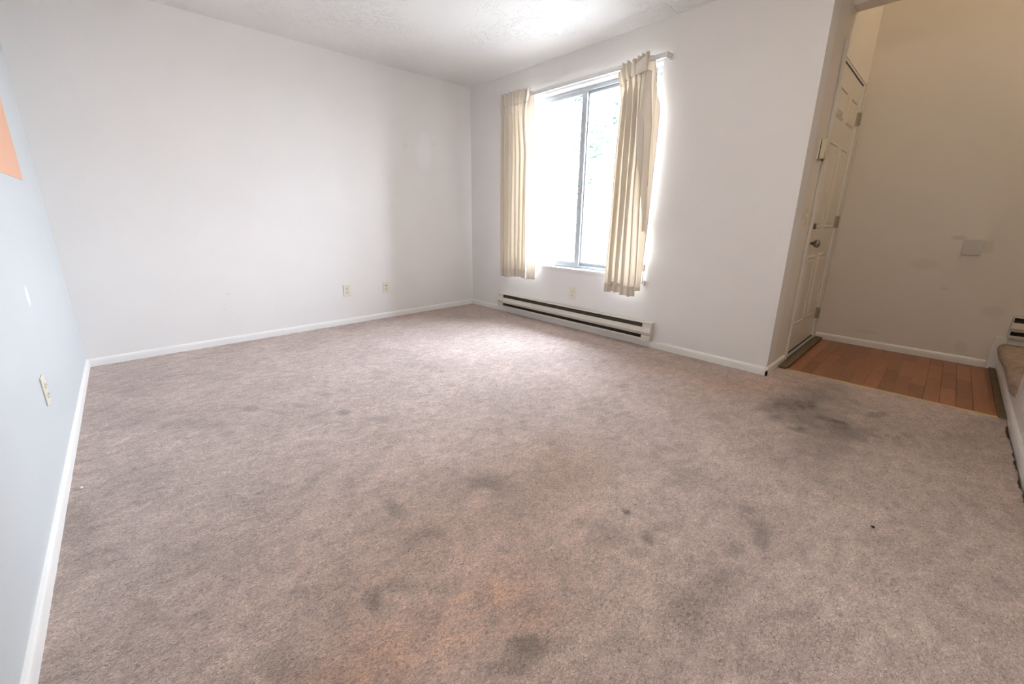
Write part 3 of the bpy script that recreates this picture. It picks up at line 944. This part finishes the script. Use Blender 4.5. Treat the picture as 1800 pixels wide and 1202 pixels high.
# ------------------------------------------------------------------ curtains
def cloth(name, f, nu, nv, parent=None, thick=.0022):
    bm = bmesh.new()
    vs = [[bm.verts.new(f(i / nu, j / nv)) for i in range(nu + 1)] for j in range(nv + 1)]
    for j in range(nv):
        for i in range(nu):
            bm.faces.new((vs[j][i], vs[j][i + 1], vs[j + 1][i + 1], vs[j + 1][i]))
    o = link(name, finish(bm, name, True), M['curtain'], parent)
    md = o.modifiers.new('cloth', 'SOLIDIFY'); md.thickness = thick; md.offset = 0
    return o
def lerp(a, b_, t): return a + (b_ - a) * t
def pw_lin(pts, t):
    for (t0, v0), (t1, v1) in zip(pts, pts[1:]):
        if t <= t1:
            k = (t - t0) / (t1 - t0); k = k * k * (3 - 2 * k)
            return lerp(v0, v1, k)
    return pts[-1][1]
def curtain(name, label, zt, zb, left, right, nfold, ph, lean=(0, 0), seed=1):
    """left/right: y of the two edges as [(t, y)] for t = 0 top .. 1 hem"""
    rr = random.Random(seed)
    amp = [rr.uniform(.55, 1.25) for _ in range(nfold + 2)]
    wid = [rr.uniform(.7, 1.4) for _ in range(nfold)]
    tot = sum(wid); cum = [0]
    for w_ in wid: cum.append(cum[-1] + w_ / tot)
    o = empty(name, (W - .09, (left[0][1] + right[0][1]) / 2, zb))
    tag(o, label, 'curtain', 'cream window curtains')
    oy, ox, oz = o.location.y, o.location.x, o.location.z
    def warp(u):
        for k in range(nfold):
            if u <= cum[k + 1] + 1e-9:
                return k, (u - cum[k]) / (cum[k + 1] - cum[k])
        return nfold - 1, 1.0
    def shape(u, v):
        t = v
        z = lerp(zt(u), zb + .012 * math.sin(u * 7 + seed), t) if callable(zt) else lerp(zt, zb + .012 * math.sin(u * 7 + seed), t)
        k, fr = warp(u)
        y = lerp(pw_lin(left, t), pw_lin(right, t), u)
        deep = pw_lin([(0, .012), (.06, .012), (.14, .040), (1, .052)], t)
        a = amp[k] * deep
        wave = math.sin(2 * math.pi * fr + .5 * math.sin(2 * math.pi * fr)) + .30 * math.sin(4 * math.pi * fr + k)
        pinch = math.sin(2 * math.pi * fr * 2 + k) * .024 * max(0, 1 - t / .11)
        x = W - .115 + a * wave * (.75 + .25 * math.sin(3 * t + k)) + pinch
        y += .017 * math.cos(2 * math.pi * fr) * amp[k] * min(1, .3 + t * 4) + .004 * math.sin(5 * t + k * 2)
        x = min(x, W - .035)
        return (x - ox, y - oy, z - oz)
    b = cloth('drape', lambda u, v: shape(u, .06 + v * .915), nfold * 24, 70, o)
    cloth('pleated_heading', lambda u, v: Vector(shape(u, v * .062)) + Vector((-.001, 0, .008 * math.sin(u * 41) * (1 - v))), nfold * 24, 10, o)
    cloth('hem', lambda u, v: Vector(shape(u, .955 + v * .045)) + Vector((-.0022, 0, 0)), nfold * 24, 6, o)
    return o, (ox, oy, oz)
cl, lo = curtain('curtain', 'cream pleated curtain hanging left of the window pane', 2.222, .436,
        [(0, -.632), (.15, -.650), (.5, -.645), (1, -.645)], [(0, -1.030), (.10, -1.000), (.35, -1.045), (1, -1.06)], 7, 0, seed=3)
# turned-back leading edge of the left curtain
def lead(u, v):
    z = lerp(2.20, .43, v)
    y0 = pw_lin([(0, -1.030), (.10, -.995), (.35, -1.045), (1, -1.055)], v)
    wdt = pw_lin([(0, .004), (.10, .05), (.4, .045), (1, .055)], v)
    y = y0 + .035 - (wdt + .035) * u
    return (W - .098 + .040 * u + .006 * math.sin(9 * u) - lo[0], y - lo[1], z - lo[2])
cloth('leading_edge', lead, 8, 50, cl)
cr_, ro_ = curtain('curtain', 'cream pleated curtain hanging right of the panes, top corner flopped over', lambda u: 2.165 + .05 * u - .03 * max(0, .15 - u) / .15, .432,
        [(0, -1.985), (.12, -2.035), (.5, -2.020), (1, -2.000)], [(0, -2.235), (.12, -2.230), (.45, -2.262), (1, -2.300)], 5, 0, seed=12)
# loose return panel behind the right curtain
def flap(u, v):
    z = lerp(2.20, .47, v)
    y0 = pw_lin([(0, -2.16), (.25, -2.17), (1, -2.27)], v)
    y1 = pw_lin([(0, -2.245), (.12, -2.275), (.22, -2.318), (.6, -2.312), (1, -2.300)], v)
    y = lerp(y0, y1, u)
    x = W - .085 + .030 * u + .010 * math.sin(u * 7 + 3 * v)
    return (x - ro_[0], y - ro_[1], z - ro_[2])
cloth('return_panel', flap, 16, 50, cr_)
# flopped-over heading corner
def corner(u, v):
    a = Vector((W - .155, -2.145, 2.145)); b_ = Vector((W - .150, -2.235, 2.190)); c = Vector((W - .175, -2.165, 2.062)); d = Vector((W - .150, -2.240, 2.085))
    p_ = a.lerp(b_, u).lerp(c.lerp(d, u), v)
    p_.x -= .018 * math.sin(math.pi * u) * math.sin(math.pi * v)
    return (p_.x - ro_[0], p_.y - ro_[1], p_.z - ro_[2])
cloth('heading_corner', corner, 8, 8, cr_)
def foldedge(u, v):
    z = lerp(2.09, .95, v)
    y0 = pw_lin([(0, -2.245), (.30, -2.190), (1, -2.278)], v)
    y1 = pw_lin([(0, -2.25), (.35, -2.285), (1, -2.280)], v)
    return (W - .150 + .055 * u + .075 * v * v - ro_[0], lerp(y0, y1, u) - ro_[1], z - ro_[2])
cloth('folded_edge', foldedge, 8, 40, cr_)

# ------------------------------------------------------------------ bits on the carpet
def bit(name, x, y, s, mat, label, cat, curl=0.0):
    bm = bmesh.new()
    bmesh.ops.create_icosphere(bm, subdivisions=2, radius=1.0)
    rr = random.Random(int(x * 1000))
    ph = rr.uniform(0, 6.28)
    for v in bm.verts:
        n = 1 + .25 * math.sin(5 * v.co.x + ph) * math.cos(4 * v.co.y)
        c = v.co * n
        v.co = Vector((c.x * s[0], c.y * s[1] + curl * s[0] * c.x * c.x, c.z * s[2]))
    o = link(name, finish(bm, name, True), mat)
    o.location = (x, y, s[2] * .8 + .001)
    o.rotation_euler = (0, 0, ph)
    tag(o, label, cat)
bit('carpet_lint', 1.192, -3.288, (.009, .002, .002), M['lint'], 'curled white lint thread on the carpet, front centre', 'lint', .6)
bit('carpet_crumb', 2.108, -3.983, (.006, .004, .003), M['crumb'], 'tiny black crumb on the carpet at right', 'crumb')
bit('carpet_lint', 2.739, -3.284, (.007, .004, .003), M['lint'], 'tiny white fleck on the carpet before the wall corner', 'lint')
bit('carpet_lint', .045, -1.844, (.007, .005, .004), M['lint'], 'tiny white fleck on the carpet beside the left baseboard', 'lint')
bit('carpet_lint', 2.992, -4.027, (.006, .003, .002), M['lint'], 'tiny white fleck on the carpet near the laminate entry', 'lint')

# ------------------------------------------------------------------ stairwell lamp and added room fill (above the frame)
def dome(loc, label, mat, drop=0.0):
    lm = empty('unseen_ceiling_lamp', loc)
    tag(lm, label, 'lamp')
    turned('lamp_base', [(.16, 0), (.16, .02), (.13, .035)], (0, 0, 0), (0, 0, -1), M['trim'], lm)
    if drop:
        turned('lamp_cord', [(.006, .0), (.006, drop)], (0, 0, -.03), (0, 0, -1), M['cord'], lm, 8)
    turned('lamp_shade', [(.15, .0), (.148, .03), (.125, .07), (.075, .10), (.01, .112)], (0, 0, -.03 - drop), (0, 0, -1), M[mat], lm)
dome((4.50, -4.75, HE), 'warm hanging lamp high in the stairwell, above the frame', 'lamp', 1.2)
dome((1.75, -3.75, H), 'added fill dome on the living room ceiling, above the frame', 'lamp_fill')  # unseen fill lamp added to brighten the entry and near carpet

# ------------------------------------------------------------------ outdoors
struct(obox('ground', (W + T, 60, -45, 45, -.30, -.14), M['pave']), 'sunlit pale paving outside the window', 'ground')
struct(boxes('wall_outside', [(W + T + .002, XE + T + .03, YC + T, YC + T + .03, -.13, HE), (XE + T, XE + T + .03, -5.67, YC + T, -.13, HE)], M['exterior']),
       'outer siding of the entry', 'wall')
struct(obox('sky_block_slab', (W + T, W + T + .95, YC + T + .03, 2.5, 2.66, 2.82), M['exterior']), 'dark slab added outside over the window to block high sky', 'sky blocker')  # unseen overhang added to cut steep sky light on the carpet
def tree(x, y, h, r, seed, label):
    rr = random.Random(seed)
    o = empty('tree', (x, y, -.14))
    tag(o, label, 'tree', 'trees outside the window')
    turned('trunk', [(.20, 0), (.15, h * .25), (.11, h * .5), (.05, h * .8)], (0, 0, 0), (.04, .03, 1), M['bark'], o, 12)
    bm = bmesh.new()
    cl_ = []
    for _ in range(26):
        a = rr.uniform(0, 6.28); q = r * math.sqrt(rr.random()) * .85
        cl_.append((q * math.cos(a), q * math.sin(a), h * rr.uniform(.18, .95), rr.uniform(.35, .6) * r * .8))
    for (cx, cy, cz, cr0) in cl_:
        for _ in range(150):
            d = Vector((rr.gauss(0, 1), rr.gauss(0, 1), rr.gauss(0, .8))).normalized() * cr0 * rr.uniform(.4, 1)
            c = Vector((cx, cy, cz)) + d
            u = Vector((rr.gauss(0, 1), rr.gauss(0, 1), rr.gauss(0, 1))).normalized()
            w = u.orthogonal().normalized()
            s = rr.uniform(.06, .13)
            bm.faces.new([bm.verts.new(c + u * s * 1.4), bm.verts.new(c + w * s * .6), bm.verts.new(c - u * s * 1.4), bm.verts.new(c - w * s * .6)])
    f = link('foliage', finish(bm, 'foliage'), M['leaf'], o)
    f['kind'] = 'stuff'
tree(14.0, 5.2, 6.5, 2.2, 1, 'leafy tree seen faintly through the upper right pane')
tree(19.5, 6.8, 7.5, 2.6, 2, 'farther pale tree behind the right pane, lower in view')
